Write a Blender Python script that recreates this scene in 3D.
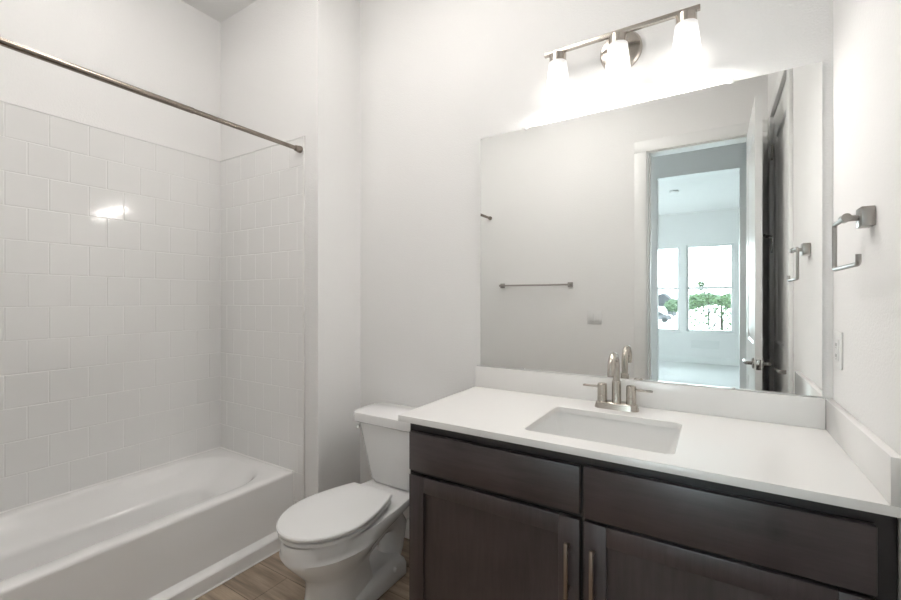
import bpy, bmesh, math, random
from mathutils import Vector, Matrix
random.seed(7)
PI = math.pi
S = bpy.context.scene
COL = S.collection
for o in list(bpy.data.objects):
    bpy.data.objects.remove(o)

# ---------------------------------------------------------------- camera
CAM_H = 1.287
cd = bpy.data.cameras.new('camera')
cam = bpy.data.objects.new('camera', cd); COL.objects.link(cam)
cam.location = (0, 0, CAM_H)
cam.rotation_euler = (PI / 2, 0, math.radians(31.88))
cd.sensor_width = 36; cd.lens = 36 * 423.1 / 901; cd.shift_y = -1 / 901
cd.clip_start = 0.01; cd.clip_end = 500
S.camera = cam

# ---------------------------------------------------------------- world, exposure, lamp strengths
w = bpy.data.worlds.new('sky'); S.world = w; w.use_nodes = True
nt = w.node_tree
bg = nt.nodes['Background']
tc = nt.nodes.new('ShaderNodeTexCoord'); sp = nt.nodes.new('ShaderNodeSeparateXYZ'); cr = nt.nodes.new('ShaderNodeValToRGB')
nt.links.new(tc.outputs['Generated'], sp.inputs[0]); nt.links.new(sp.outputs['Z'], cr.inputs[0]); nt.links.new(cr.outputs[0], bg.inputs['Color'])
cr.color_ramp.elements[0].position = 0.0; cr.color_ramp.elements[0].color = (0.92, 0.97, 1, 1)
cr.color_ramp.elements[1].position = 0.6; cr.color_ramp.elements[1].color = (0.84, 0.94, 1, 1)
bg.inputs['Strength'].default_value = 10.5
S.view_settings.view_transform = 'Standard'; S.view_settings.look = 'None'
S.view_settings.exposure = 0.40; S.view_settings.gamma = 1.0; S.view_settings.use_curve_mapping = False
SHADE_L = 1.9        # vanity shades
SHOWER_L = 13.0      # dome light over the tub
BULB_L = 150.0         # bulbs inside the vanity shades
FILL_L = 9.6        # added fill drum in front of the vanity, unseen

# ---------------------------------------------------------------- materials
def newmat(name):
    m = bpy.data.materials.new(name); m.use_nodes = True
    t = m.node_tree
    return m, t, t.nodes['Principled BSDF']
def basic(name, col, rough=.5, metal=0., bump=None, coat=0., spec=None, coord='Object'):
    m, t, b = newmat(name)
    b.inputs['Base Color'].default_value = (*col, 1); b.inputs['Roughness'].default_value = rough; b.inputs['Metallic'].default_value = metal
    if coat: b.inputs['Coat Weight'].default_value = coat; b.inputs['Coat Roughness'].default_value = .05
    if spec is not None: b.inputs['Specular IOR Level'].default_value = spec
    c = t.nodes.new('ShaderNodeTexCoord')
    n = t.nodes.new('ShaderNodeTexNoise'); n.inputs['Scale'].default_value = bump[0] if bump else 30; n.inputs['Detail'].default_value = 3
    t.links.new(c.outputs[coord], n.inputs['Vector'])
    if bump:
        bp = t.nodes.new('ShaderNodeBump'); bp.inputs['Strength'].default_value = bump[1]; bp.inputs['Distance'].default_value = bump[2]
        t.links.new(n.outputs['Fac'], bp.inputs['Height']); t.links.new(bp.outputs[0], b.inputs['Normal'])
    else:
        mr = t.nodes.new('ShaderNodeMapRange'); mr.inputs['To Min'].default_value = rough * .97; mr.inputs['To Max'].default_value = min(1, rough * 1.03)
        t.links.new(n.outputs['Fac'], mr.inputs['Value']); t.links.new(mr.outputs[0], b.inputs['Roughness'])
    return m
M = {}
M['wall'] = basic('wall_paint', (.875, .868, .86), .7, bump=(150, .45, .003))
M['ceiling'] = basic('ceiling_paint', (.88, .875, .865), .85, bump=(140, .3, .002))
M['trim'] = basic('trim_paint', (.87, .87, .86), .32)
M['door'] = basic('door_paint', (.87, .87, .865), .28)
M['tile'] = basic('glazed_tile', (.86, .855, .845), .09, bump=(6, .04, .004), spec=1.0)
M['grout'] = basic('grout', (.86, .855, .845), .6, bump=(300, .3, .001))
M['tub'] = basic('tub_enamel', (.86, .852, .845), .13, spec=.9)
M['china'] = basic('white_china', (.86, .855, .85), .08)
M['seat'] = basic('seat_plastic', (.84, .84, .835), .18)
M['quartz'] = basic('white_quartz', (.84, .83, .815), .16)
M['sink'] = basic('sink_china', (.80, .80, .79), .08)
M['plate'] = basic('plate_plastic', (.84, .84, .83), .3)
M['slot'] = basic('dark_slot', (.08, .08, .08), .6)
M['carpet'] = basic('pale_carpet', (.74, .74, .73), .95, bump=(220, .8, .01))
M['clip'] = basic('clip_plastic', (.85, .85, .85), .15)
M['caulk'] = basic('caulk', (.86, .855, .84), .5)
def nickel(name, col, rough):
    m, t, b = newmat(name)
    b.inputs['Base Color'].default_value = (*col, 1); b.inputs['Metallic'].default_value = 1
    c = t.nodes.new('ShaderNodeTexCoord'); mp = t.nodes.new('ShaderNodeMapping'); mp.inputs['Scale'].default_value = (40, 40, 900)
    n = t.nodes.new('ShaderNodeTexNoise'); n.inputs['Scale'].default_value = 1
    t.links.new(c.outputs['Object'], mp.inputs[0]); t.links.new(mp.outputs[0], n.inputs['Vector'])
    mr = t.nodes.new('ShaderNodeMapRange'); mr.inputs['To Min'].default_value = rough * .8; mr.inputs['To Max'].default_value = rough * 1.25
    t.links.new(n.outputs['Fac'], mr.inputs['Value']); t.links.new(mr.outputs[0], b.inputs['Roughness'])
    return m
M['nickel'] = nickel('brushed_nickel', (.50, .46, .415), .24)
M['satin'] = nickel('satin_nickel', (.38, .36, .34), .3)
M['bronze'] = nickel('rod_nickel', (.29, .25, .215), .22)
M['pull'] = nickel('bronzed_nickel', (.34, .27, .22), .3)
M['lever'] = nickel('dark_nickel', (.42, .40, .38), .25)

def wood(name, c1, c2, stretch, seed, knot=None):
    m, t, b = newmat(name)
    c = t.nodes.new('ShaderNodeTexCoord'); mp = t.nodes.new('ShaderNodeMapping'); mp.inputs['Scale'].default_value = stretch; mp.inputs['Location'].default_value = (seed, seed * .7, seed * 1.3)
    n = t.nodes.new('ShaderNodeTexNoise'); n.inputs['Scale'].default_value = 1; n.inputs['Detail'].default_value = 6; n.inputs['Roughness'].default_value = .65
    n2 = t.nodes.new('ShaderNodeTexNoise'); n2.inputs['Scale'].default_value = 5; n2.inputs['Detail'].default_value = 3
    t.links.new(c.outputs['Object'], mp.inputs[0]); t.links.new(mp.outputs[0], n.inputs['Vector']); t.links.new(c.outputs['Object'], n2.inputs['Vector'])
    ad = t.nodes.new('ShaderNodeMath'); ad.operation = 'MULTIPLY_ADD'; ad.inputs[1].default_value = .5
    t.links.new(n2.outputs['Fac'], ad.inputs[0])
    hf = t.nodes.new('ShaderNodeMath'); hf.operation = 'MULTIPLY'; hf.inputs[1].default_value = .5
    t.links.new(n.outputs['Fac'], hf.inputs[0]); t.links.new(hf.outputs[0], ad.inputs[2])
    r = t.nodes.new('ShaderNodeValToRGB'); r.color_ramp.elements[0].position = .36; r.color_ramp.elements[0].color = (*c1, 1); r.color_ramp.elements[1].position = .64; r.color_ramp.elements[1].color = (*c2, 1)
    t.links.new(ad.outputs[0], r.inputs[0])
    out = r.outputs[0]
    if knot:
        mk = t.nodes.new('ShaderNodeMapping'); mk.inputs['Location'].default_value = tuple(-knot[i] * s for i, s in enumerate((38, 1, 26))); mk.inputs['Scale'].default_value = (38, 1, 26)
        nz = t.nodes.new('ShaderNodeTexNoise'); nz.inputs['Scale'].default_value = 50
        mx = t.nodes.new('ShaderNodeMixRGB'); mx.inputs[0].default_value = .25
        gr = t.nodes.new('ShaderNodeTexGradient'); gr.gradient_type = 'SPHERICAL'
        t.links.new(c.outputs['Object'], nz.inputs['Vector']); 
        t.links.new(c.outputs['Object'], mk.inputs[0]); t.links.new(mk.outputs[0], gr.inputs['Vector'])
        ml = t.nodes.new('ShaderNodeMath'); ml.operation = 'MULTIPLY'; t.links.new(gr.outputs['Fac'], ml.inputs[0]); t.links.new(nz.outputs['Fac'], ml.inputs[1])
        m2 = t.nodes.new('ShaderNodeMixRGB'); m2.inputs[2].default_value = (.006, .004, .004, 1)
        t.links.new(ml.outputs[0], m2.inputs[0]); t.links.new(out, m2.inputs[1]); out = m2.outputs[0]
    t.links.new(out, b.inputs['Base Color'])
    b.inputs['Roughness'].default_value = .36; b.inputs['Coat Weight'].default_value = .6; b.inputs['Coat Roughness'].default_value = .30
    bp = t.nodes.new('ShaderNodeBump'); bp.inputs['Strength'].default_value = .08; bp.inputs['Distance'].default_value = .001
    t.links.new(n.outputs['Fac'], bp.inputs['Height']); t.links.new(bp.outputs[0], b.inputs['Normal'])
    return m
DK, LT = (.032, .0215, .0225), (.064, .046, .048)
M['wood_h'] = wood('espresso_wood_across', DK, LT, (6, 60, 70), 1.0)
M['wood_k'] = wood('espresso_wood_knotty', DK, LT, (6, 60, 70), 4.2, knot=(.432, -.275, .754))
M['wood_v'] = wood('espresso_wood_upright', DK, LT, (70, 60, 6), 2.3)
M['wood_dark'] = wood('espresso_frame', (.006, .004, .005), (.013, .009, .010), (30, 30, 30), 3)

def floor_mat():
    m, t, b = newmat('vinyl_plank')
    c = t.nodes.new('ShaderNodeTexCoord')
    br = t.nodes.new('ShaderNodeTexBrick'); br.inputs['Scale'].default_value = 1; br.inputs['Brick Width'].default_value = 1.22; br.inputs['Row Height'].default_value = .18
    br.inputs['Mortar Size'].default_value = .0012; br.inputs['Mortar Smooth'].default_value = .1; br.offset = .37
    br.inputs['Color1'].default_value = (.34, .265, .20, 1); br.inputs['Color2'].default_value = (.44, .355, .275, 1); br.inputs['Mortar'].default_value = (.07, .05, .035, 1)
    t.links.new(c.outputs['Object'], br.inputs['Vector'])
    mp = t.nodes.new('ShaderNodeMapping'); mp.inputs['Scale'].default_value = (3, 34, 1)
    n = t.nodes.new('ShaderNodeTexNoise'); n.inputs['Scale'].default_value = 1; n.inputs['Detail'].default_value = 6; n.inputs['Roughness'].default_value = .6
    t.links.new(c.outputs['Object'], mp.inputs[0]); t.links.new(mp.outputs[0], n.inputs['Vector'])
    r = t.nodes.new('ShaderNodeValToRGB'); r.color_ramp.elements[0].position = .3; r.color_ramp.elements[0].color = (.5, .5, .5, 1); r.color_ramp.elements[1].position = .7; r.color_ramp.elements[1].color = (1.25, 1.22, 1.18, 1)
    t.links.new(n.outputs['Fac'], r.inputs[0])
    mx = t.nodes.new('ShaderNodeMixRGB'); mx.blend_type = 'MULTIPLY'; mx.inputs[0].default_value = 1
    t.links.new(br.outputs['Color'], mx.inputs[1]); t.links.new(r.outputs[0], mx.inputs[2]); t.links.new(mx.outputs[0], b.inputs['Base Color'])
    b.inputs['Roughness'].default_value = .42
    return m
M['floor'] = floor_mat()

def glass_mat(name, tint, refl=.06):
    m = bpy.data.materials.new(name); m.use_nodes = True; t = m.node_tree
    t.nodes.remove(t.nodes['Principled BSDF'])
    tr = t.nodes.new('ShaderNodeBsdfTransparent'); tr.inputs[0].default_value = (*tint, 1)
    gl = t.nodes.new('ShaderNodeBsdfGlossy'); gl.inputs['Roughness'].default_value = .02
    fr = t.nodes.new('ShaderNodeFresnel'); fr.inputs['IOR'].default_value = 1.35
    mx = t.nodes.new('ShaderNodeMixShader')
    t.links.new(fr.outputs[0], mx.inputs[0]); t.links.new(tr.outputs[0], mx.inputs[1]); t.links.new(gl.outputs[0], mx.inputs[2])
    t.links.new(mx.outputs[0], t.nodes['Material Output'].inputs[0])
    return m
M['pane'] = glass_mat('window_glass', (.92, .97, .97))
def mirror_mat():
    m, t, b = newmat('silvered_glass')
    b.inputs['Base Color'].default_value = (.945, .955, .945, 1); b.inputs['Metallic'].default_value = 1
    c = t.nodes.new('ShaderNodeTexCoord'); n = t.nodes.new('ShaderNodeTexNoise'); mr = t.nodes.new('ShaderNodeMapRange')
    mr.inputs['To Min'].default_value = 0; mr.inputs['To Max'].default_value = 0.004
    t.links.new(c.outputs['Object'], n.inputs['Vector']); t.links.new(n.outputs['Fac'], mr.inputs['Value']); t.links.new(mr.outputs[0], b.inputs['Roughness'])
    return m
M['mirror'] = mirror_mat()
M['mirror_edge'] = basic('mirror_edge', (.10, .13, .12), .2)
def emit_mat(name, col, strength, zlo=None, zhi=None, top=.3):
    m, t, b = newmat(name)
    b.inputs['Base Color'].default_value = (.8, .8, .8, 1); b.inputs['Roughness'].default_value = .3
    b.inputs['Emission Color'].default_value = (*col, 1)
    if zlo is None:
        b.inputs['Emission Strength'].default_value = strength
    else:   # frosted shade: the bulb sits in its lower half
        g = t.nodes.new('ShaderNodeNewGeometry'); s = t.nodes.new('ShaderNodeSeparateXYZ'); mr = t.nodes.new('ShaderNodeMapRange')
        mr.inputs['From Min'].default_value = zlo; mr.inputs['From Max'].default_value = zhi; mr.inputs['To Min'].default_value = strength; mr.inputs['To Max'].default_value = strength * top
        mr.interpolation_type = 'SMOOTHSTEP'
        t.links.new(g.outputs['Position'], s.inputs[0]); t.links.new(s.outputs['Z'], mr.inputs['Value']); t.links.new(mr.outputs[0], b.inputs['Emission Strength'])
    return m
WARM = (1, .965, .925)
M['shade'] = emit_mat('frosted_shade_lit', WARM, SHADE_L, 2.16, 2.285, .12)
M['bulb'] = emit_mat('bulb_lit', WARM, BULB_L)
M['shower_lens'] = emit_mat('shower_lens_lit', WARM, SHOWER_L)
M['fill_lens'] = emit_mat('fill_lens_lit', WARM, FILL_L)

# ---------------------------------------------------------------- mesh helpers
def finish(bm, angle=35):
    bmesh.ops.recalc_face_normals(bm, faces=bm.faces)
    ca = math.radians(angle)
    for f in bm.faces: f.smooth = True
    for e in bm.edges:
        if len(e.link_faces) == 2:
            e.smooth = e.calc_face_angle(0) < ca
def obj(name, bm, mat, parent=None, angle=35):
    off = Vector(parent_base(parent)) if parent else Vector((0, 0, 0))
    finish(bm, angle)
    if parent: bmesh.ops.translate(bm, verts=bm.verts, vec=-off)
    me = bpy.data.meshes.new(name); bm.to_mesh(me); bm.free()
    for x in (mat if isinstance(mat, (list, tuple)) else [mat]): me.materials.append(x)
    o = bpy.data.objects.new(name, me); COL.objects.link(o)
    if parent: o.parent = parent
    return o
def parent_base(p):
    v = Vector((0, 0, 0))
    while p:
        v += p.location; p = p.parent
    return v
def tag(o, label, cat, group=None, kind=None):
    o['label'] = label; o['category'] = cat
    if group: o['group'] = group
    if kind: o['kind'] = kind
    return o
def thing(name, label, cat, loc, group=None, kind=None):
    o = bpy.data.objects.new(name, None); COL.objects.link(o); o.location = loc; o.empty_display_size = .05
    return tag(o, label, cat, group, kind)
def struct(name, bm, mat, label, cat):
    return tag(obj(name, bm, mat), label, cat, kind='structure')
def B(): return bmesh.new()
def box(bm, x0, x1, y0, y1, z0, z1, bev=0, seg=2, mi=0):
    v = [bm.verts.new((x, y, z)) for x in (x0, x1) for y in (y0, y1) for z in (z0, z1)]
    fs = [bm.faces.new([v[i] for i in q]) for q in ((0, 1, 3, 2), (4, 6, 7, 5), (0, 4, 5, 1), (2, 3, 7, 6), (0, 2, 6, 4), (1, 5, 7, 3))]
    for f in fs: f.material_index = mi
    if bev:
        es = list({e for f in fs for e in f.edges})
        bmesh.ops.bevel(bm, geom=es, offset=bev, segments=seg, profile=.5, affect='EDGES', clamp_overlap=True)
    return fs
def loft(bm, rings, cap0=True, cap1=True, closed=True):
    R = [[bm.verts.new(p) for p in r] for r in rings]
    n = len(R[0])
    for a, b in zip(R, R[1:]):
        for i in range(n if closed else n - 1):
            j = (i + 1) % n
            bm.faces.new((a[i], a[j], b[j], b[i]))
    if cap0: bm.faces.new(R[0][::-1])
    if cap1: bm.faces.new(R[-1])
    return R
def circle(c, r, axis='Z', n=24, ry=None):
    ry = ry or r
    out = []
    for i in range(n):
        a = 2 * PI * i / n; u, v = r * math.cos(a), ry * math.sin(a)
        out.append({'Z': (c[0] + u, c[1] + v, c[2]), 'Y': (c[0] + u, c[1], c[2] + v), 'X': (c[0], c[1] + u, c[2] + v)}[axis])
    return out
def lathe(bm, c, prof, axis='Z', n=28, cap0=True, cap1=True):
    """prof: list of (offset along axis, radius)"""
    rings = []
    for h, r in prof:
        cc = {'Z': (c[0], c[1], c[2] + h), 'Y': (c[0], c[1] + h, c[2]), 'X': (c[0] + h, c[1], c[2])}[axis]
        rings.append(circle(cc, r, axis, n))
    loft(bm, rings, cap0, cap1)
def tube(bm, pts, r, n=14, flat=None, cap=True):
    """sweep a round (or flat=(rw,rh)) section along pts"""
    P = [Vector(p) for p in pts]
    up = None; rings = []
    for i, p in enumerate(P):
        d = (P[min(i + 1, len(P) - 1)] - P[max(i - 1, 0)]).normalized()
        if up is None:
            up = Vector((0, 0, 1)) if abs(d.z) < .9 else Vector((1, 0, 0))
        s = d.cross(up).normalized(); up = s.cross(d).normalized()
        rr = r[i] if isinstance(r, (list, tuple)) else r
        ring = []
        for k in range(n):
            a = 2 * PI * k / n + PI / n
            ring.append(p + s * (math.cos(a) * rr) + up * (math.sin(a) * rr))
        rings.append(ring)
    loft(bm, rings, cap, cap)
def rrect(cx, cy, hx, hy, r, z, n=6):
    out = []
    for (sx, sy, a0) in ((1, 1, 0), (-1, 1, 90), (-1, -1, 180), (1, -1, 270)):
        for k in range(n + 1):
            a = math.radians(a0 + 90 * k / n)
            out.append((cx + sx * (hx - r) + r * math.cos(a), cy + sy * (hy - r) + r * math.sin(a), z))
    return out

# ---------------------------------------------------------------- dimensions
D = 1.82              # mirror wall
XR = .329             # right wall
XL = -2.655           # left wall (tile faces at -2.647)
YE = 1.509            # end wall behind the tub (tile face at 1.501)
XJ = -1.7525          # return wall beside the toilet
YW = -.15             # wall with the door, seen in the mirror
CEIL = 3.04
T = .12
DX0, DX1, DH = -.465, .24, 2.485      # bathroom door opening
HY = -1.0                              # hall wall with the second opening
H0, H1, HH = -.485, .212, 2.485
BY = -6.2                              # bedroom window wall
BX0, BX1 = -3.2, 2.4

# ---------------------------------------------------------------- shell
b = B(); box(b, XL - T, XR + .3, -.2, D + T, -.1, 0)
struct('floor', b, M['floor'], 'brown wood plank floor between tub and vanity', 'floor')
b = B(); box(b, -2.2, 2.2, HY - .06, -.2, -.1, 0); box(b, BX0 - T, BX1 + T, BY - T, HY - .06, -.1, 0)
struct('floor_bedroom', b, M['carpet'], 'pale carpet seen through the doorway in the mirror', 'floor')
b = B(); box(b, XL - T, XR + .3, YW - T, D + T, CEIL, CEIL + .1)
struct('ceiling', b, M['ceiling'], 'plain white ceiling above the bathtub', 'ceiling')
b = B(); box(b, BX0 - T, BX1 + T, BY - T, YW - T, CEIL, CEIL + .1)
struct('ceiling_bedroom', b, M['ceiling'], 'white bedroom ceiling seen through the doorway in the mirror', 'ceiling')
b = B(); box(b, XJ - .3, XR + T, D, D + T, 0, CEIL)
struct('wall_back', b, M['wall'], 'white wall carrying the mirror and the vanity light', 'wall')
b = B(); box(b, XL - T, XJ, YE, D, 0, CEIL)
struct('wall_end', b, M['wall'], 'white wall at the foot of the tub, jutting out beside the toilet', 'wall')
b = B(); box(b, XL - T, XL, YW - T, YE, 0, CEIL)
struct('wall_left', b, M['wall'], 'white wall above the long tiled side of the tub', 'wall')
CY0, CY1 = .14, .90    # closet door opening on the right wall
b = B()
box(b, XR + .05, XR + .2, YW - T, D + T, 0, CEIL)
box(b, XR, XR + .05, YW - T, CY0, 0, CEIL); box(b, XR, XR + .05, CY1, D, 0, CEIL); box(b, XR, XR + .05, CY0, CY1, DH, CEIL)
struct('wall_right', b, M['wall'], 'white wall right of the vanity carrying the towel holder', 'wall')
b = B()
box(b, XL - T, DX0, YW - T, YW, 0, CEIL); box(b, DX1, XR + .05, YW - T, YW, 0, CEIL); box(b, DX0, DX1, YW - T, YW, DH, CEIL)
struct('wall_front', b, M['wall'], 'white wall with the doorway, seen in the mirror', 'wall')
b = B()
box(b, BX0 - T, H0, HY - T, HY, 0, CEIL); box(b, H1, BX1 + T, HY - T, HY, 0, CEIL); box(b, H0, H1, HY - T, HY, HH, CEIL)
struct('wall_hall', b, M['wall'], 'hall wall around the second doorway in the mirror', 'wall')
b = B(); box(b, -2.3, -2.2, HY, YW - T, 0, .5); box(b, -2.3, -2.2, HY, YW - T, 2.4, CEIL); box(b, -2.3, -2.2, HY, HY + .08, .5, 2.4); box(b, -2.3, -2.2, YW - T - .08, YW - T, .5, 2.4); struct('wall_hall_left', b, M['wall'], 'wall closing the hall on the tub side', 'wall')
b = B(); box(b, 2.2, 2.3, HY, YW - T, 0, CEIL); box(b, XR + .05, 2.2, YW - T, YW, 0, CEIL); struct('wall_hall_right', b, M['wall'], 'wall closing the hall on the closet side', 'wall')
WZ0, WZ1 = .62, 2.375
WINS = [(-1.39, -.585), (-.475, .335)]
SIDE = [(-5.7, -4.7), (-4.4, -3.4)]  # unseen side windows, added to brighten the bedroom
b = B(); xs = [BX0 - T]
for a, c in WINS: xs += [a, c]
xs.append(BX1 + T)
for i in range(0, len(xs), 2): box(b, xs[i], xs[i + 1], BY - T, BY, 0, CEIL)
for a, c in WINS: box(b, a, c, BY - T, BY, 0, WZ0); box(b, a, c, BY - T, BY, WZ1, CEIL)
struct('wall_bedroom', b, M['wall'], 'far bedroom wall with two windows, in the mirror', 'wall')
b = B(); ys = [BY]
for a, c in SIDE: ys += [a, c]
ys.append(HY - T)
for i in range(0, len(ys), 2): box(b, BX0 - T, BX0, ys[i], ys[i + 1], 0, CEIL)
for a, c in SIDE: box(b, BX0 - T, BX0, a, c, 0, WZ0); box(b, BX0 - T, BX0, a, c, WZ1, CEIL)
struct('wall_bedroom_left', b, M['wall'], 'side wall of the bedroom with two windows added for daylight', 'wall')
b = B(); box(b, BX1, BX1 + T, BY, HY - T, 0, CEIL); struct('wall_bedroom_right', b, M['wall'], 'plain side wall of the bedroom', 'wall')

# tile: real bevelled tiles set on a grout bed
TS = .148; RH = .15; ZB = .351
def tiles(name, plane, rows, u0, u1, pos, label, zmin):
    b = B()
    g = .0008
    def add(ua, ub, za, zb):
        if ub - ua < .006: return
        th = .0015
        if plane == 'X':   # left wall, u = Y
            x0, x1 = pos - .004, pos
            ring0 = [(x0, ua + g, za + g), (x0, ub - g, za + g), (x0, ub - g, zb - g), (x0, ua + g, zb - g)]
            q = g + .0028
            ring1 = [(x1 - th, ua + g, za + g), (x1 - th, ub - g, za + g), (x1 - th, ub - g, zb - g), (x1 - th, ua + g, zb - g)]
            ring2 = [(x1, ua + q, za + q), (x1, ub - q, za + q), (x1, ub - q, zb - q), (x1, ua + q, zb - q)]
        else:              # end wall, u = X
            y0, y1 = pos + .004, pos
            q = g + .0028
            ring0 = [(ua + g, y0, za + g), (ub - g, y0, za + g), (ub - g, y0, zb - g), (ua + g, y0, zb - g)]
            ring1 = [(ua + g, y1 + th, za + g), (ub - g, y1 + th, za + g), (ub - g, y1 + th, zb - g), (ua + g, y1 + th, zb - g)]
            ring2 = [(ua + q, y1, za + q), (ub - q, y1, za + q), (ub - q, y1, zb - q), (ua + q, y1, zb - q)]
        loft(b, [ring0, ring1, ring2], False, True)
    for k in rows:
        zt = 2.151 - k * RH; zb = zt - RH
        if zb < 0: zb = 0.002
        off = 0 if k % 2 else TS / 2
        lo, hi = u0(zt), u1
        if plane == 'X':
            e = hi
            first = TS if off == 0 else off
            while e > lo + .001:
                s = max(lo, e - first); add(s, e, zb, zt); e = s; first = TS
        else:
            s = XL + .008
            first = TS if off == 0 else off
            while s < hi - .001:
                e = min(hi, s + first)
                if e > lo: add(max(s, lo), e, zb, zt)
                s = e; first = TS
    # grout bed
    if plane == 'X':
        for z0, z1, l in zmin: box(b, XL, pos - .0012, l, u1, z0, z1, mi=1)
    else:
        for z0, z1, l in zmin: box(b, l, u1, pos + .0012, YE, z0, z1, mi=1)
    o = obj(name, b, [M['tile'], M['grout']], angle=20)
    tag(o, label, 'tiles', kind='structure')
tiles('wall_tile_left', 'X', range(0, 12), lambda z: YW, 1.505, -2.647, 'white square tiles along the long side of the tub', [(ZB, 2.151, YW)])
tiles('wall_tile_end', 'Y', range(0, 15), lambda z: (XL + .008 if z > ZB + .02 else -1.94), -1.858, 1.501, 'white square tiles at the foot of the tub beside the toilet', [(ZB, 2.151, XL + .008), (0, ZB, -1.93)])
b = B(); box(b, -1.858, -1.852, 1.4985, YE, 0, 2.157, .0015); box(b, XL, -1.852, 1.4985, YE, 2.151, 2.157, .0015)
box(b, XL, XL + .0105, YW, 1.4985, 2.151, 2.157, .0015)
struct('trim_1', b, M['tile'], 'thin white edge trim around the shower tiles', 'trim')

# baseboards
b = B(); box(b, XJ, -.95, D - .014, D, 0, .10, .003)
struct('baseboard_back', b, M['trim'], 'white baseboard behind the toilet', 'baseboard')
b = B(); box(b, XJ, XJ + .014, YE, D - .014, 0, .10, .003)
struct('baseboard_return', b, M['trim'], 'white baseboard on the short wall beside the toilet', 'baseboard')
b = B(); box(b, -1.86, DX0 - .09, YW, YW + .014, 0, .10, .003)
struct('baseboard_front', b, M['trim'], 'white baseboard on the wall with the doorway', 'baseboard')
b = B(); box(b, BX0, BX1, BY, BY + .014, 0, .13, .003)
struct('baseboard_bedroom', b, M['trim'], 'white baseboard under the bedroom windows in the mirror', 'baseboard')

# door casings and jambs
def casing(b, x0, x1, h, y, sgn, wd=.09, th=.016):
    ya, yb = (y, y + th) if sgn > 0 else (y - th, y)
    x1w = wd if x1 + wd < XR or sgn < 0 else XR - x1 - .002
    box(b, x0 - wd, x0, ya, yb, 0, h, .002); box(b, x1, x1 + x1w, ya, yb, 0, h, .002); box(b, x0 - wd, x1 + x1w, ya, yb, h, h + wd, .002)
b = B(); casing(b, DX0, DX1, DH, YW, 1)
casing(b, DX0, DX1, DH, YW - T, -1)
box(b, DX0 - .001, DX0 + .012, YW - T, YW, 0, DH); box(b, DX1 - .012, DX1 + .001, YW - T, YW, 0, DH); box(b, DX0, DX1, YW - T, YW, DH - .012, DH + .001)
box(b, DX0 + .012, DX0 + .022, YW - T + .02, YW - .045, 0, DH - .012)
struct('trim_2', b, M['trim'], 'white casing around the bathroom doorway in the mirror', 'trim')
b = B()
box(b, H0 - .001, H0 + .012, HY - T, HY, 0, HH); box(b, H1 - .012, H1 + .001, HY - T, HY, 0, HH); box(b, H0, H1, HY - T, HY, HH - .012, HH + .001)
casing(b, H0, H1, HH, HY - T, -1)
struct('trim_3', b, M['trim'], 'white jamb of the second doorway across the hall', 'trim')
b = B()
box(b, XR - .016, XR, CY0 - .09, CY0, 0, DH, .002); box(b, XR - .016, XR, CY1, CY1 + .09, 0, DH, .002); box(b, XR - .016, XR, CY0 - .09, CY1 + .09, DH, DH + .09, .002)
struct('trim_4', b, M['trim'], 'white casing around the closet door on the right wall', 'trim')

# panelled doors -------------------------------------------------------------
def panel_face(b, plane, u0, u1, z0, z1, face, depth):
    """a door face with two recessed, bevelled panels; plane X at 'face', depth signed into the leaf"""
    st = .115
    pans = [(z0 + .22, z0 + .75), (z0 + 1.0, z1 - .16)]
    ua, ub = u0 + st, u1 - st
    def quad(pts): b.faces.new([b.verts.new(p) for p in pts])
    def Q(a, c, za, zb, x): quad([(x, a, za), (x, c, za), (x, c, zb), (x, a, zb)])
    zs = [z0, pans[0][0], pans[0][1], pans[1][0], pans[1][1], z1]
    for i in range(5): Q(u0, ua, zs[i], zs[i + 1], face); Q(ub, u1, zs[i], zs[i + 1], face)
    for i in (0, 2, 4): Q(ua, ub, zs[i], zs[i + 1], face)
    for za, zb in pans:
        prof = [(0, 0), (.012, depth), (.04, depth), (.07, depth * .25)]
        rings = []
        for ins, dp in prof:
            x = face + dp
            rings.append([(x, ua + ins, za + ins), (x, ub - ins, za + ins), (x, ub - ins, zb - ins), (x, ua + ins, zb - ins)])
        loft(b, rings, False, True)
def leaf(b, x0, x1, y0, y1, z0, z1, both=True):
    panel_face(b, 'X', y0, y1, z0, z1, x0, .009)
    if both: panel_face(b, 'X', y0, y1, z0, z1, x1, -.009)
    def quad(pts): b.faces.new([b.verts.new(p) for p in pts])
    zs = [z0, z0 + .22, z0 + .75, z0 + 1.0, z1 - .16, z1]
    for za, zb in zip(zs, zs[1:]):
        quad([(x0, y0, za), (x1, y0, za), (x1, y0, zb), (x0, y0, zb)]); quad([(x0, y1, za), (x1, y1, za), (x1, y1, zb), (x0, y1, zb)])
    us = [y0, y0 + .115, y1 - .115, y1]
    for ua, ub in zip(us, us[1:]):
        for z in (z0, z1): quad([(x0, ua, z), (x1, ua, z), (x1, ub, z), (x0, ub, z)])
        if not both:
            for za, zb in zip(zs, zs[1:]): quad([(x1, ua, za), (x1, ub, za), (x1, ub, zb), (x1, ua, zb)])
    bmesh.ops.remove_doubles(b, verts=b.verts, dist=.0001)
def lever_set(parent, x, y, z, sgn, toward):
    """door lever on a face at x pointing out along sgn*X, arm running along toward*Y"""
    b = B()
    lathe(b, (x, y, z), [(0, .032), (sgn * .007, .032), (sgn * .010, .028), (sgn * .010, .011), (sgn * .040, .011)], 'X', 24)
    tube(b, [(x + sgn * .036, y - toward * .012, z), (x + sgn * .042, y + toward * .01, z), (x + sgn * .043, y + toward * .06, z), (x + sgn * .043, y + toward * .115, z)], [.0095, .0105, .0095, .009], 12)
    o = obj('lever_handle', b, M['lever'], parent); o['label'] = 'dark nickel lever handle'
    return o
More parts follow.
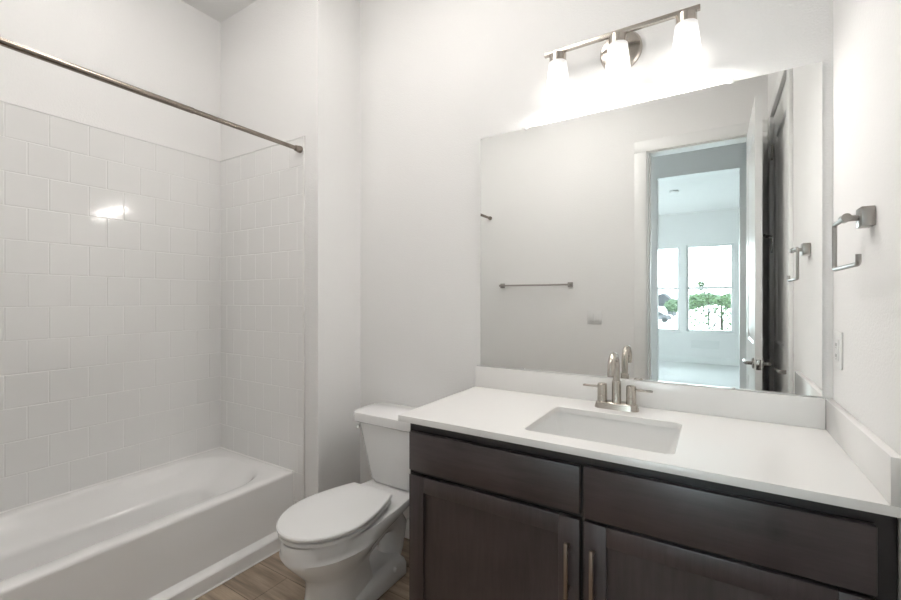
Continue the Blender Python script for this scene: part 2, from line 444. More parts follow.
def hinge(parent, x, y, z):
    b = B(); lathe(b, (x, y, z - .05), [(0, .004), (.001, .007), (.099, .007), (.1, .004)], 'Z', 12)
    box(b, x - .003, x + .003, y - .025, y + .025, z - .045, z + .045)
    o = obj('hinge', b, M['lever'], parent); o['label'] = 'dark nickel hinge'
    return o
LX0, LX1, LY0, LY1 = .204, .239, YW + .004, .60
d1 = thing('door_1', 'white panelled bathroom door standing open in the mirror, seen edge on', 'door', (LX1, LY0, 0), kind='structure')
b = B(); leaf(b, LX0, LX1, LY0, LY1, .012, DH - .016)
obj('door_leaf', b, M['door'], d1, 20)
lever_set(d1, LX0, LY1 - .07, .905, -1, -1); lever_set(d1, LX1, LY1 - .07, .905, 1, -1)
b = B(); box(b, (LX0 + LX1) / 2 - .0125, (LX0 + LX1) / 2 + .0125, LY1 - .001, LY1 + .0015, .875, .935, .0008); box(b, (LX0 + LX1) / 2 - .006, (LX0 + LX1) / 2 + .006, LY1, LY1 + .009, .895, .915, .002)
o = obj('latch_plate', b, M['lever'], d1); o['label'] = 'small nickel latch plate in the door edge'
for z in (.25, 1.25, 2.25): hinge(d1, LX1 + .004, LY0 + .002, z)
d2 = thing('door_2', 'closed white panelled closet door on the right wall, in the mirror', 'door', (XR, CY0, 0), kind='structure')
b = B(); leaf(b, XR + .006, XR + .045, CY0 + .003, CY1 - .003, .012, DH - .004, False)
obj('door_leaf', b, M['door'], d2, 20)
lever_set(d2, XR + .006, CY1 - .075, .905, -1, -1)
for z in (.25, 1.64, 2.25): hinge(d2, XR - .004, CY0 + .004, z)
b = B(); tube(b, [(XR - .004, CY0 + .004, 1.70), (XR - .03, CY0 + .05, 1.70), (XR - .05, CY0 + .08, 1.70)], .004, 10); lathe(b, (XR - .05, CY0 + .08, 1.70), [(-.006, .006), (-.005, .009), (.006, .009), (.007, .006)], 'X', 12)
tube(b, [(XR - .004, CY0 + .004, 1.70), (XR - .03, CY0 - .03, 1.70)], .004, 10); lathe(b, (XR - .03, CY0 - .03, 1.70), [(-.006, .006), (-.005, .008), (.005, .008), (.006, .006)], 'X', 12)
o = obj('door_stop', b, M['lever'], d2); o['label'] = 'small hinge pin door stop'

# windows -------------------------------------------------------------
def window(name, axis, a, c, pos, label):
    r = thing(name, label, 'window', ((a + c) / 2, pos, WZ0) if axis == 'Y' else (pos, (a + c) / 2, WZ0), kind='structure')
    def bx(b, u0, u1, d0, d1, z0, z1, bev=.003):
        if axis == 'Y': box(b, u0, u1, pos - d1, pos - d0, z0, z1, bev)
        else: box(b, pos - d1, pos - d0, u0, u1, z0, z1, bev)
    f = .045
    b = B(); bx(b, a, a + f, .03, .11, WZ0, WZ1); bx(b, c - f, c, .03, .11, WZ0, WZ1); bx(b, a + f, c - f, .03, .11, WZ1 - f, WZ1); bx(b, a + f, c - f, .03, .11, WZ0, WZ0 + f)
    obj('window_frame', b, M['trim'], r)
    b = B(); bx(b, a + f, c - f, .04, .085, 1.485, 1.535); 
    obj('meeting_rail', b, M['trim'], r)
    b = B(); bx(b, a + f, c - f, .062, .068, 1.53, WZ1 - f, 0); obj('window_pane', b, M['pane'], r)
    b = B(); bx(b, a + f, c - f, .055, .061, WZ0 + f, 1.49, 0); obj('window_pane', b, M['pane'], r)
    b = B(); bx(b, a - .02, c + .02, -.02, .03, WZ0 - .02, WZ0 + .004); obj('window_sill', b, M['trim'], r)
window('window_1', 'Y', *WINS[0], BY, 'bedroom window showing the grey house and car, left one in the mirror')
window('window_2', 'Y', *WINS[1], BY, 'bedroom window filled with green leaves, right one in the mirror')
WZ0, WZ1, keep = .5, 2.4, (WZ0, WZ1)
window('added_window_3', 'X', HY + .08, YW - T - .08, -2.18, 'tall window added for daylight at the tub end of the hall, out of view')  # added out of view to bring bluish daylight into the hall
WZ0, WZ1 = keep
window('added_window_1', 'X', *SIDE[0], BX0, 'bedroom side window added for daylight nearer the corner, out of view')  # added out of view to lift the bedroom daylight
window('added_window_2', 'X', *SIDE[1], BX0, 'bedroom side window added for daylight farther from the corner, out of view')  # second added side window, also for bedroom daylight

# ---------------------------------------------------------------- bathtub
tub = thing('bathtub', 'white alcove bathtub along the tiled wall', 'bathtub', (-2.29, .675, 0))
b = B()
TX0, TX1, TY0, TY1, TZ = -2.6465, -1.936, YW + .002, 1.4985, .351
cx, cy = (TX0 + TX1) / 2, (TY0 + TY1) / 2; hx, hy = (TX1 - TX0) / 2, (TY1 - TY0) / 2
def tring(x0, x1, y0, y1, r, z): return rrect((x0 + x1) / 2, (y0 + y1) / 2, (x1 - x0) / 2, (y1 - y0) / 2, r, z, 10)
rings = [tring(TX0, TX1 - .01, TY0, TY1, .004, .05), tring(TX0, TX1 - .01, TY0, TY1, .004, TZ - .05), tring(TX0, TX1, TY0, TY1, .004, TZ - .018), tring(TX0, TX1 - .0005, TY0, TY1, .004, TZ - .010), tring(TX0 + .0005, TX1 - .004, TY0 + .001, TY1 - .001, .005, TZ - .003), tring(TX0 + .001, TX1 - .011, TY0 + .001, TY1 - .001, .006, TZ),
         tring(TX0 + .05, TX1 - .075, TY0 + .06, TY1 - .055, .20, TZ - .001), tring(TX0 + .058, TX1 - .085, TY0 + .07, TY1 - .065, .20, TZ - .006), tring(TX0 + .066, TX1 - .09, TY0 + .08, TY1 - .085, .20, TZ - .02),
         tring(TX0 + .100, TX1 - .10, TY0 + .09, TY1 - .135, .17, .29), tring(TX0 + .160, TX1 - .112, TY0 + .10, TY1 - .215, .12, .243), tring(TX0 + .170, TX1 - .115, TY0 + .105, TY1 - .23, .11, .231), tring(TX0 + .175, TX1 - .118, TY0 + .11, TY1 - .238, .11, .215), tring(TX0 + .19, TX1 - .13, TY0 + .115, TY1 - .29, .11, .12), tring(TX0 + .215, TX1 - .16, TY0 + .15, TY1 - .33, .12, .08), tring(TX0 + .27, TX1 - .22, TY0 + .25, TY1 - .42, .08, .070)]
loft(b, rings, True, True)
obj('tub_shell', b, M['tub'], tub, 40)
b = B()
prof = [(TX1 - .012, TZ - .016), (TX1 + .0004, TZ - .017), (TX1 + .005, .20), (TX1 + .012, .085), (TX1 + .022, .075), (TX1 + .041, .068), (TX1 + .046, .062), (TX1 + .048, .006), (TX1 + .048, 0), (TX1 - .04, 0), (TX1 - .04, TZ - .05)]
loft(b, [[(x, y, z) for x, z in prof] for y in (TY0, TY1)], True, True)
obj('tub_apron', b, M['tub'], tub, 25)
b = B(); tube(b, [(TX0 + .001, TY0, TZ + .0005), (TX0 + .001, TY1 - .003, TZ + .0005)], .0045, 8); tube(b, [(TX0, TY1, TZ + .0005), (TX1, TY1, TZ + .0005), (TX1 + .001, TY1, TZ - .004), (TX1 + .003, TY1, .25), (TX1 + .012, TY1, .09)], .0045, 8)
obj('caulk_bead', b, M['caulk'], tub)
b = B(); tube(b, [(TX1 + .049, TY0, .003), (TX1 + .049, TY1, .003)], .004, 8)
o = obj('caulk_line', b, M['caulk'], tub)

# ---------------------------------------------------------------- shower rod
rod = thing('shower_rod', 'brushed metal shower curtain rod above the tub edge', 'shower rod', (-1.88, .675, 2.087))
b = B(); tube(b, [(-1.88, YW + .03, 2.087), (-1.88, .95, 2.087)], .0125, 20); tube(b, [(-1.88, .93, 2.087), (-1.88, YE - .03, 2.087)], .0108, 20)
obj('rod', b, M['bronze'], rod)
for y, s in ((YW + .002, 1), (1.5005, -1)):
    b = B(); lathe(b, (-1.88, y, 2.087), [(0, .019), (s * .008, .019), (s * .02, .0165), (s * .032, .015), (s * .036, .0125)], 'Y', 24)
    obj('flange', b, M['bronze'], rod)

# ---------------------------------------------------------------- tub ceiling light and added fill drum, out of frame overhead
dl0 = thing('dome_light', 'small round dome ceiling light over the bathtub', 'ceiling light', (-2.04, .66, CEIL))
b = B(); lathe(b, (-2.04, .66, CEIL), [(-.001, .125), (-.018, .125), (-.022, .118), (-.022, .05)], 'Z', 40); obj('base_ring', b, M['plate'], dl0)
b = B(); lathe(b, (-2.04, .66, CEIL), [(-.023, .115), (-.055, .118), (-.075, .105), (-.088, .07), (-.092, .03)], 'Z', 40); obj('dome', b, M['shower_lens'], dl0)
fl = thing('fill_drum', 'added round white fill drum, unseen, close under the bathroom ceiling', 'ceiling light', (-.98, .84, CEIL))  # unseen drum added to fill the room with soft, even light
b = B(); lathe(b, (-.98, .84, CEIL), [(-.001, .065), (-.02, .062), (-.026, .03), (-.026, .01), (-.085, .01)], 'Z', 32); obj('fill_drum_canopy', b, M['nickel'], fl)
b = B(); lathe(b, (-.98, .84, CEIL), [(-.085, .05), (-.085, .225), (-.09, .23), (-.195, .23), (-.20, .225), (-.205, .1)], 'Z', 48); obj('fill_drum_shade', b, M['fill_lens'], fl)

# ---------------------------------------------------------------- vanity cabinet
VX0, VX1 = -.947, XR - .003
VF = 1.245
van = thing('vanity_cabinet', 'dark espresso wood vanity cabinet under the white counter', 'cabinet', (-.31, 1.5, 0))
b = B()
box(b, VX0, VX1, VF + .02, D - .003, .11, .13)           # open-topped carcass
box(b, VX0, VX0 + .018, VF + .02, D - .003, .11, .842); box(b, VX1 - .018, VX1, VF + .02, D - .003, .11, .842); box(b, VX0, VX1, D - .012, D - .003, .11, .842)
cx0, cx1 = -.326, -.315
b2 = b
box(b2, VX0, VX1, VF, VF + .02, .11, .842)
box(b2, VX0 + .004, VX1, VF + .06, VF + .08, 0, .11)
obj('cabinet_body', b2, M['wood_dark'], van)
b = B(); box(b, VX0 - .001, VX0 + .004, VF, D - .003, .0, .842); obj('side_panel', b, M['wood_v'], van)
def slab(x0, x1, z0, z1, mat, name):
    b = B(); box(b, x0, x1, VF - .02, VF - .0005, z0, z1, .0025, 2)
    return obj(name, b, mat, van)
slab(-.939, -.3265, .669, .806, M['wood_h'], 'drawer_front')
slab(-.3150, .292, .662, .809, M['wood_k'], 'drawer_front')
def shaker(x0, x1, z0, z1):
    b = B(); st = .062; yf, yb = VF - .02, VF - .0005
    box(b, x0, x0 + st, yf, yb, z0, z1, .002); box(b, x1 - st, x1, yf, yb, z0, z1, .002)
    box(b, x0 + st, x1 - st, yf + .0003, yb, z1 - st * .9, z1, .002); box(b, x0 + st, x1 - st, yf + .0003, yb, z0, z0 + st, .002)
    d = obj('door', b, M['wood_v'], van)
    b = B(); box(b, x0 + st - .002, x1 - st + .002, yf + .011, yb - .001, z0 + st - .002, z1 - st * .9 + .002)
    obj('door_panel', b, M['wood_v'], d)
    return d
def pull(d, x, z0, z1):
    b = B(); y = VF - .02 - .030
    box(b, x - .005, x + .005, y - .005, y + .005, z0, z1, .001)
    for z in (z0 + .018, z1 - .018): tube(b, [(x, y + .003, z), (x, VF - .0195, z)], .0042, 10)
    o = obj('bar_handle', b, M['pull'], d); o['label'] = 'nickel bar handle'
dl = shaker(-.939, -.3265, .125, .652); dr = shaker(-.3150, .292, .125, .652)
pull(dl, -.357, .435, .592); pull(dr, -.287, .435, .592)

# ---------------------------------------------------------------- countertop with sink cut-out
CX0, CX1, CYF, CZ, CT = -.977, XR - .002, 1.2075, .865, .0215
SX0, SX1, SY0, SY1 = -.524, -.091, 1.288, 1.636
ct = thing('countertop', 'white quartz countertop with sink cutout on the dark vanity', 'countertop', (-.32, 1.5, .8435))
b = B()
def plate_with_hole(b, z, flip):
    outer = rrect((CX0 + CX1) / 2, (CYF + D - .002) / 2, (CX1 - CX0) / 2, (D - .002 - CYF) / 2, .003, z, 6)
    inner = rrect((SX0 + SX1) / 2, (SY0 + SY1) / 2, (SX1 - SX0) / 2, (SY1 - SY0) / 2, .022, z, 6)
    return outer, inner
o0, i0 = plate_with_hole(b, CZ, 0)
cz2 = CZ - CT
rings = [[(x, y, cz2) for x, y, z in i0], [(x, y, CZ - .002) for x, y, z in i0], [(x + (.0015 if x > -.31 else -.0015), y + (.0015 if y > 1.46 else -.0015), CZ) for x, y, z in i0], [(x * 1 - (.001 if x > -.3 else -.001), y - (.001 if y > 1.5 else -.001), CZ) for x, y, z in o0], [(x, y, CZ - .002) for x, y, z in o0], [(x, y, cz2) for x, y, z in o0]]
R = loft(b, rings + [], False, False)
for i in range(len(R[0])):
    j = (i + 1) % len(R[0]); b.faces.new((R[-1][i], R[-1][j], R[0][j], R[0][i]))
obj('counter_slab', b, M['quartz'], ct)
b = B(); box(b, CX0, CX1 - .0205, D - .022, D - .002, CZ + .0003, .9645, .0015); obj('backsplash', b, M['quartz'], ct)
b = B(); box(b, CX1 - .020, CX1, CYF + .002, D - .002, CZ + .0003, .9645, .0015); obj('side_splash', b, M['quartz'], ct)

# sink
sk = thing('sink', 'white rectangular undermount sink set in the counter', 'sink', (-.31, 1.46, .72))
b = B()
def sring(ins, r, z, back=0): return rrect((SX0 + SX1) / 2, (SY0 + SY1) / 2, (SX1 - SX0) / 2 - ins, (SY1 - SY0) / 2 - ins, r, z, 6)
zt = cz2 - .0005
rings = [sring(-.02, .03, zt - .006), sring(-.02, .03, zt), sring(-.004, .024, zt), sring(-.002, .024, zt - .01), sring(.018, .03, zt - .075), sring(.03, .04, zt - .108), sring(.055, .05, zt - .122), sring(.15, .015, zt - .128)]
loft(b, rings, False, True)
rings = [sring(-.02, .03, zt - .006), sring(0, .024, zt - .02), sring(.008, .03, zt - .08), sring(.02, .04, zt - .118), sring(.05, .05, zt - .133), sring(.15, .015, zt - .138)]
loft(b, rings, False, True)
obj('basin', b, M['sink'], sk, 40)
b = B(); lathe(b, (-.31, 1.46, zt - .128), [(.0, .031), (.002, .031), (.004, .026), (.003, .02), (.004, .018)], 'Z', 24); o = obj('drain', b, M['nickel'], sk); o['label'] = 'nickel sink drain'

# ---------------------------------------------------------------- faucet
FX, FY = -.318, 1.722
fa = thing('faucet', 'brushed nickel two handle faucet behind the sink', 'faucet', (FX, FY, CZ))
b = B()
def oval(hx, hy, z):
    return rrect(FX, FY, hx, hy, min(hx, hy) * .97, z, 8)
loft(b, [oval(.081, .030, CZ + .0005), oval(.080, .029, CZ + .006), oval(.075, .026, CZ + .022), oval(.068, .020, CZ + .026)], True, True)
obj('base', b, M['nickel'], fa)
b = B()
lathe(b, (FX, FY, CZ + .018), [(0, .019), (.004, .0175), (.09, .0165), (.092, .014)], 'Z', 24)
pts = [(FX, FY, CZ + .10)]
for k in range(0, 13):
    a = PI * k / 12 * 1.0
    pts.append((FX, FY - .052 + .052 * math.cos(a), CZ + .158 + .052 * math.sin(a)))
pts.append((pts[-1][0], pts[-1][1] - .001, CZ + .150))
tube(b, pts, .0128, 20)
lathe(b, (pts[-1][0], pts[-1][1], CZ + .141), [(0, .0105), (.001, .0128), (.02, .0130)], 'Z', 20)
obj('spout', b, M['nickel'], fa)
for s in (-1, 1):
    hxp = FX + s * .0525
    b = B(); lathe(b, (hxp, FY, CZ + .018), [(0, .020), (.005, .0185), (.028, .018), (.029, .0172), (.031, .0172), (.032, .018), (.072, .0175), (.075, .015)], 'Z', 24)
    h = obj('handle', b, M['nickel'], fa)
    b = B(); box(b, min(hxp + s * .01, hxp + s * .075), max(hxp + s * .01, hxp + s * .075), FY - .0065, FY + .0065, CZ + .075, CZ + .083, .003)
    obj('lever', b, M['nickel'], h)

# ---------------------------------------------------------------- mirror
mi = thing('mirror', 'large frameless mirror on the wall above the vanity', 'mirror', (-.3275, D, .9675))
MX0, MX1, MZ0, MZ1 = -.956, .301, .9675, 2.061
b = B(); fs = box(b, MX0, MX1, D - .008, D - .002, MZ0, MZ1, mi=1)
for f in b.faces:
    if abs(f.calc_center_median().y - (D - .008)) < 1e-5: f.material_index = 0
obj('mirror_glass', b, [M['mirror'], M['mirror_edge']], mi)
for x, z in ((-.722, MZ1), (.052, MZ1), (-.735, MZ0), (.06, MZ0)):
    b = B()
    s = 1 if z > 1.5 else -1
    if s > 0:
        box(b, x - .009, x + .009, D - .0125, D - .0005, z - .006, z + .014, .002); lathe(b, (x, D - .0125, z + .008), [(0, .005), (-.002, .004)], 'Y', 12)
    else:
        box(b, x - .006, x + .006, D - .0125, D - .0083, z + .0006, z + .006, .001)
    o = obj('mirror_clip', b, M['clip'], mi); o['label'] = 'clear plastic mirror clip'

# ---------------------------------------------------------------- vanity light
vl = thing('vanity_light', 'three shade nickel vanity light above the mirror', 'wall light', (-.315, D, 2.27))
LY = 1.747
b = B(); lathe(b, (-.318, D - .001, 2.286), [(0, .080), (-.012, .080), (-.020, .074), (-.024, .060)], 'Y', 40); obj('back_plate', b, M['nickel'], vl)
b = B(); tube(b, [(-.318, D - .022, 2.30), (-.318, LY, 2.32)], .012, 14); obj('arm', b, M['nickel'], vl)
b = B(); box(b, -.613, -.040, LY - .008, LY + .008, 2.316, 2.334, .002); obj('bar', b, M['nickel'], vl)
for x in (-.556, -.318, -.084):
    b = B(); lathe(b, (x, LY, 2.267), [(0, .030), (.001, .034), (.044, .034), (.047, .030), (.052, .012)], 'Z', 28)
    so = obj('socket_cup', b, M['nickel'], vl)
    b = B(); lathe(b, (x, LY, 2.122), [(.003, .046), (0, .0495), (.004, .0515), (.155, .0365), (.157, .030)], 'Z', 32, False, True)
    bb = B(); lathe(bb, (x, LY, 2.114), [(0, .004), (.003, .012), (.010, .020), (.022, .025), (.036, .022), (.052, .013), (.075, .012)], 'Z', 20); obj('light_bulb', bb, M['bulb'], so)
    o = obj('glass_shade', b, M['shade'], so); o['label'] = 'lit frosted white glass shade'

# ---------------------------------------------------------------- towel holder on the right wall
th = thing('towel_holder', 'square open towel ring on the right wall', 'towel ring', (XR, 1.415, 1.487))
b = B(); box(b, XR - .026, XR - .0005, 1.392, 1.440, 1.463, 1.511, .002); obj('wall_mount', b, M['satin'], th)
b = B(); tube(b, [(XR - .024, 1.416, 1.487), (XR - .052, 1.416, 1.487)], .0075, 16); lathe(b, (XR - .0525, 1.405, 1.4865), [(-.016, .009), (-.014, .0105), (.014, .0105), (.016, .009)], 'Y', 18)
obj('post', b, M['satin'], th)
def rounded(pts, r, n=5):
    out = [Vector(pts[0])]
    for i in range(1, len(pts) - 1):
        p, a, c = Vector(pts[i]), Vector(pts[i - 1]), Vector(pts[i + 1])
        d0, d1 = (a - p).normalized(), (c - p).normalized()
        for k in range(n + 1):
            t = k / n; out.append((p + d0 * r) * (1 - t) ** 2 + p * 2 * t * (1 - t) + (p + d1 * r) * t ** 2)
    out.append(Vector(pts[-1])); return out
RX = XR - .0525
b = B(); tube(b, rounded([(RX, 1.40, 1.486), (RX, 1.515, 1.486), (RX, 1.515, 1.366), (RX, 1.293, 1.366), (RX, 1.293, 1.388)], .012), .0055, 12); obj('ring', b, M['satin'], th)

# outlet on the right wall
ou = thing('wall_outlet', 'white outlet plate on the right wall beside the mirror', 'outlet', (XR, 1.733, 1.13))
b = B(); box(b, XR - .006, XR - .0005, 1.693, 1.773, 1.073, 1.187, .003); obj('cover_plate', b, M['plate'], ou)
b = B(); box(b, XR - .009, XR - .006, 1.716, 1.750, 1.097, 1.163, .001)
o = obj('receptacle', b, M['plate'], ou)
b = B()
for z in (1.113, 1.147):
    for y in (1.727, 1.739): box(b, XR - .0093, XR - .0088, y - .001, y + .001, z - .005, z + .005)
    lathe(b, (XR - .0093, 1.733, z - .010), [(0, .002), (.0004, .002)], 'X', 8)
o = obj('slot', b, M['slot'], ou); o['label'] = 'dark plug slots'

# towel bar and switch on the opposite wall
tb = thing('towel_bar', 'nickel towel bar on the opposite wall, seen in the mirror', 'towel bar', (-1.42, YW, 1.415))
for x in (-1.745, -1.085):
    b = B(); box(b, x - .022, x + .022, YW + .0005, YW + .014, 1.393, 1.437, .002); box(b, x - .010, x + .010, YW + .014, YW + .068, 1.405, 1.425, .002); obj('bracket', b, M['satin'], tb)
b = B(); tube(b, [(-1.745, YW + .058, 1.415), (-1.085, YW + .058, 1.415)], .0078, 14); obj('bar', b, M['satin'], tb)
sw = thing('light_switch', 'white double light switch on the opposite wall, in the mirror', 'light switch', (-.877, YW, 1.127))
b = B(); box(b, -.936, -.818, YW + .0005, YW + .006, 1.069, 1.185, .003); obj('cover_plate', b, M['plate'], sw)
for x in (-.900, -.854):
    b = B(); box(b, x - .0165, x + .0165, YW + .006, YW + .010, 1.094, 1.160, .0015); obj('rocker', b, M['plate'], sw)

# ---------------------------------------------------------------- toilet
TC = -1.343
to = thing('toilet', 'white two piece toilet between the tub and the vanity', 'toilet', (TC, 1.4, 0))
def seat_outline(f, bk, hw, hb, z, n=26, m=.46):
    """elongated outline: round front, tapering to half width hb at the straight back"""
    L, Rr = [], []
    for i in range(n + 1):
        u = (1 - math.cos(PI * i / n)) / 2 if i < n else 1
        if u < m: wv = hw * math.sqrt(max(0, 1 - (1 - u / m) ** 2))
        else:
            t = (u - m) / (1 - m); wv = hw + (hb - hw) * t ** 1.7
        y = f + (bk - f) * u
        Rr.append((TC + wv, y, z)); L.append((TC - wv, y, z))
    return Rr + L[:0:-1]
b = B()
loft(b, [seat_outline(1.10, 1.39, .115, .10, 0), seat_outline(1.105, 1.39, .113, .095, .02), seat_outline(1.12, 1.38, .102, .085, .10), seat_outline(1.12, 1.37, .101, .075, .16), seat_outline(1.09, 1.39, .116, .075, .20), seat_outline(1.05, 1.44, .146, .08, .245),
         seat_outline(1.02, 1.50, .168, .09, .283), seat_outline(1.010, 1.55, .177, .105, .303), seat_outline(1.012, 1.60, .174, .113, .310), seat_outline(1.009, 1.66, .176, .116, .325), seat_outline(1.009, 1.71, .177, .118, .356), seat_outline(1.014, 1.71, .173, .115, .365)], True, True)
# trapway bulge and rear foot
tube(b, [(TC, 1.30, .17), (TC, 1.40, .215), (TC, 1.50, .25), (TC, 1.58, .24), (TC, 1.625, .18), (TC, 1.61, .09), (TC, 1.57, .02)], [.07, .074, .074, .072, .066, .06, .06], 20)
def foot(ins, z, y0=1.20): return rrect(TC, (y0 + 1.60) / 2, .118 - ins, (1.60 - y0) / 2 - ins, .035, z, 6)
loft(b, [foot(0, 0), foot(.0, .045), foot(.006, .062, 1.22), foot(.022, .078, 1.24), foot(.045, .082, 1.26)], True, True)
obj('bowl', b, M['china'], to, 50)
for s in (-1, 1):
    b = B(); tube(b, [(TC + s * .10, 1.50, .053), (TC + s * .126, 1.50, .056)], [.016, .010], 16)
    obj('bolt_cap', b, M['china'], to)
b = B()
loft(b, [seat_outline(1.014, 1.470, .171, .112, .3745), seat_outline(1.008, 1.471, .177, .115, .377), seat_outline(1.008, 1.471, .177, .115, .388), seat_outline(1.014, 1.470, .172, .112, .391)], True, True)
obj('seat', b, M['seat'], to)
b = B()
loft(b, [seat_outline(1.008, 1.473, .177, .114, .3965), seat_outline(1.003, 1.476, .181, .117, .399), seat_outline(1.002, 1.476, .182, .117, .408), seat_outline(1.007, 1.473, .178, .114, .4125), seat_outline(1.026, 1.457, .162, .104, .415), seat_outline(1.12, 1.41, .09, .06, .4165)], True, True)
obj('seat_lid', b, M['seat'], to, 30)
for s in (-1, 1):
    b = B(); lathe(b, (TC + s * .075, 1.487, .384), [(-.022, .008), (-.020, .010), (.020, .010), (.022, .008)], 'X', 16); box(b, TC + s * .075 - .012, TC + s * .075 + .012, 1.477, 1.505, .3655, .38, .003)
    obj('seat_hinge', b, M['seat'], to)
b = B()
def tk(hx, y0, y1, r, z, bow=.012):
    out = []
    for x, y, zz in rrect(TC, (y0 + y1) / 2, hx, (y1 - y0) / 2, r, z, 7):
        if y < (y0 + y1) / 2: y -= bow * (1 - ((x - TC) / hx) ** 2)
        out.append((x, y, zz))
    return out
loft(b, [tk(.125, 1.63, 1.765, .045, .3655), tk(.140, 1.612, 1.78, .05, .372), tk(.152, 1.602, 1.785, .05, .395), tk(.222, 1.590, 1.795, .05, .662)], True, True)
obj('tank', b, M['china'], to, 40)
b = B()
loft(b, [tk(.230, 1.580, 1.800, .045, .6625), tk(.239, 1.570, 1.803, .048, .670), tk(.241, 1.568, 1.804, .048, .702), tk(.238, 1.571, 1.802, .048, .712), tk(.224, 1.586, 1.79, .04, .718)], True, True)
obj('tank_lid', b, M['china'], to, 30)
b = B(); lathe(b, (TC - .203, 1.655, .635), [(0.01, .012), (-.012, .012), (-.016, .009)], 'X', 16); tube(b, [(TC - .217, 1.655, .635), (TC - .220, 1.625, .633), (TC - .217, 1.600, .629)], [.006, .007, .008], 12)
obj('flush_lever', b, M['seat'], to)

# ---------------------------------------------------------------- bedroom details in the mirror
sd = thing('smoke_detector', 'small round smoke detector on the bedroom ceiling, in the mirror', 'smoke detector', (-.546, -4.107, CEIL))
b = B(); lathe(b, (-.546, -4.107, CEIL), [(-.0005, .07), (-.025, .068), (-.035, .05), (-.036, .02)], 'Z', 28); obj('housing', b, M['plate'], sd)
rg = thing('wall_register', 'white air return grille on the wall under the bedroom window', 'vent', (-.15, BY, .33))
b = B(); box(b, -.39, .09, BY + .0005, BY + .008, .30, .315, .002); box(b, -.39, .09, BY + .0005, BY + .008, .445, .46, .002); box(b, -.39, -.375, BY + .0005, BY + .008, .315, .445, .002); box(b, .075, .09, BY + .0005, BY + .008, .315, .445, .002)
obj('frame', b, M['plate'], rg)
b = B()
for k in range(10): box(b, -.375, .075, BY + .0005, BY + .005, .318 + k * .0128, .326 + k * .0128)
obj('louvers', b, M['plate'], rg)

# ---------------------------------------------------------------- outdoors beyond the bedroom windows
GZ = -1.9
M['ground'] = basic('pale_concrete', (.45, .45, .44), .9, bump=(3, .2, .02))
M['leaf_a'] = basic('leaf_green', (.055, .085, .040), .7, spec=.05)
M['leaf_b'] = basic('leaf_dark', (.062, .086, .054), .8, spec=.05)
M['bark'] = basic('bark', (.025, .021, .018), .9, spec=.05)
M['siding'] = basic('grey_siding', (.055, .057, .06), .8, spec=.05)
M['shingle'] = basic('grey_shingle', (.042, .042, .045), .9, spec=.05)
M['carpaint'] = basic('dark_car_paint', (.05, .05, .055), .25)
M['carglass'] = basic('car_glass', (.015, .02, .022), .05)
M['tire'] = basic('tire_rubber', (.012, .012, .012), .8)
b = B(); box(b, -150, 150, -200, BY - .6, GZ - .2, GZ)
tag(obj('ground', b, M['ground']), 'pale paved ground outside the bedroom windows', 'ground', kind='structure')
def leaves(b, c, rad, n, size, seed):
    rnd = random.Random(seed)
    if n > 200:      # dense crown: a lumpy inner mass under the outer leaves
        g = bmesh.ops.create_icosphere(b, subdivisions=3, radius=1)
        for v in g['verts']:
            k = .86 + .16 * math.sin(v.co.x * 7 + seed) * math.sin(v.co.z * 8 + v.co.y * 6)
            v.co = Vector((c[0] + v.co.x * rad[0] * k, c[1] + v.co.y * rad[1] * k, c[2] + v.co.z * rad[2] * k))
    for i in range(n):
        while True:
            p = Vector((rnd.uniform(-1, 1), rnd.uniform(-1, 1), rnd.uniform(-1, 1)))
            if p.length < 1: break
        p = Vector((c[0] + p.x * rad[0], c[1] + p.y * rad[1], c[2] + p.z * rad[2]))
        d = Vector((rnd.uniform(-1, 1), rnd.uniform(-1, 1), rnd.uniform(-.9, .3))).normalized(); s = d.cross(Vector((rnd.uniform(-.4, .4), rnd.uniform(-.4, .4), 1))).normalized()
        nn = s.cross(d); L = size * rnd.uniform(.7, 1.25); W = L * .28
        v = [b.verts.new(p), b.verts.new(p + d * L * .45 + s * W + nn * L * .06), b.verts.new(p + d * L), b.verts.new(p + d * L * .45 - s * W + nn * L * .06), b.verts.new(p + d * L * .5)]
        b.faces.new((v[0], v[1], v[4])); b.faces.new((v[1], v[2], v[4])); b.faces.new((v[2], v[3], v[4])); b.faces.new((v[3], v[0], v[4]))
def tree(x, y, h, clumps, label, mat, size, n, trunk_r, seed):
    t = thing('tree', label, 'tree', (x, y, GZ), group='trees outside the bedroom windows')
    b = B(); top = max(c[2] for c, r in clumps)
    tube(b, [(x, y, GZ), (x + .02, y, (GZ + top) * .5), (x - .02, y, top - .1)], [trunk_r, trunk_r * .7, trunk_r * .25], 10)
    for c, r in clumps: tube(b, [(x, y, max(GZ + .4, c[2] - abs(c[0] - x) - .3)), (c[0], c[1], c[2])], [trunk_r * .35, trunk_r * .12], 6)
    obj('trunk', b, M['bark'], t)
    b = B()
    for i, (c, r) in enumerate(clumps): leaves(b, c, r, n, size, seed + i)
    obj('foliage', b, mat, t)
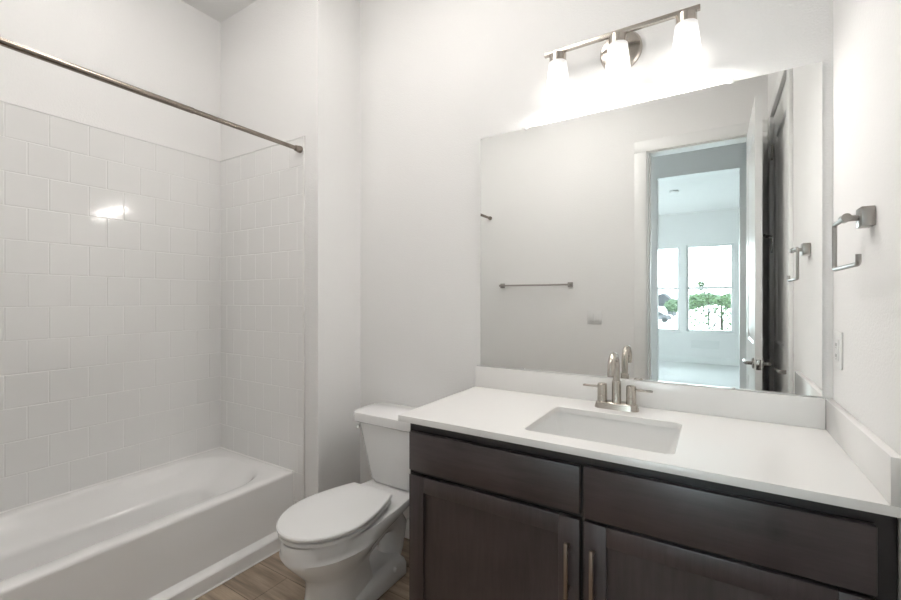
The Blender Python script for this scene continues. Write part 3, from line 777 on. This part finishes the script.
# sapling close to the glass, drooping leaves across the right window
tree(-.10, -8.6, 3.2, [((-.42, -8.5, 1.25), (.30, .35, .32)), ((-.05, -8.6, 1.22), (.42, .4, .34)), ((.32, -8.6, 1.15), (.35, .35, .32)), ((-.35, -8.5, .75), (.30, .3, .30)), ((.05, -8.6, .62), (.42, .35, .34)), ((.45, -8.6, .68), (.22, .3, .30)), ((-.26, -8.6, 1.62), (.10, .1, .18)), ((.15, -8.6, .95), (.5, .3, .2))],
     'sparse young tree close outside the right bedroom window in the mirror', M['leaf_a'], .085, 130, .03, 11)
tree(.5, -34, 5, [((-.6, -34, 1.25), (1.4, 1, .55)), ((1.3, -34, 1.2), (1.2, 1, .65))], 'rounded green tree in the middle distance behind the young tree', M['leaf_b'], .30, 420, .12, 31)
tree(-3.2, -62, 6, [((-3.0, -62, .8), (1.6, 1.2, 1.2)), ((-4.6, -62, .4), (1.3, 1.2, 1.0))], 'distant green tree between the two bedroom windows in the mirror', M['leaf_b'], .40, 300, .15, 51)
# house far behind
hx0, hx1, hyf = -13.5, -6.3, -84
hs = thing('house', 'distant grey gabled house seen through the left bedroom window', 'house', ((hx0 + hx1) / 2, hyf - 4, GZ))
b = B(); box(b, hx0, hx1, hyf - 8, hyf, GZ, .4); obj('walls', b, M['siding'], hs)
b = B(); loft(b, [[(hx0 - .4, y, .4), (hx1 + .4, y, .4), ((hx0 + hx1) / 2 + 1.9, y, 2.35)] for y in (hyf + .4, hyf - 8.4)]); obj('roof', b, M['shingle'], hs)
b = B(); box(b, hx1 - 3.6, hx1 - 1.0, hyf - .05, hyf + .04, GZ + .1, -.1, .02); o = obj('garage_door', b, M['plate'], hs); o['label'] = 'white garage door'
# car
cxm, cyy = -7.1, -62
ca = thing('car', 'dark parked car seen through the left bedroom window', 'car', (cxm, cyy, GZ))
b = B()
prof = [(-2.2, .35), (-2.25, .7), (-2.1, .92), (-1.2, 1.0), (-.6, 1.42), (.7, 1.45), (1.5, 1.02), (2.15, .95), (2.25, .6), (2.2, .35)]
loft(b, [[(cxm + x, cyy + s * wv, GZ + z) for x, z in prof] for s, wv in ((-1, .80), (-1, .9), (1, .9), (1, .80))]); obj('car_body', b, M['carpaint'], ca)
b = B(); loft(b, [[(cxm + x, cyy + s * .905, GZ + z) for x, z in ((-1.0, 1.02), (-.55, 1.36), (.65, 1.38), (1.25, 1.04))] for s in (-1, 1)]); obj('car_windows', b, M['carglass'], ca)
for dx in (-1.35, 1.35):
    for s in (-1, 1):
        b = B(); lathe(b, (cxm + dx, cyy + s * .82, GZ + .33), [(-.11, .25), (-.10, .33), (.10, .33), (.11, .25)], 'Y', 20); obj('wheel', b, M['tire'], ca)
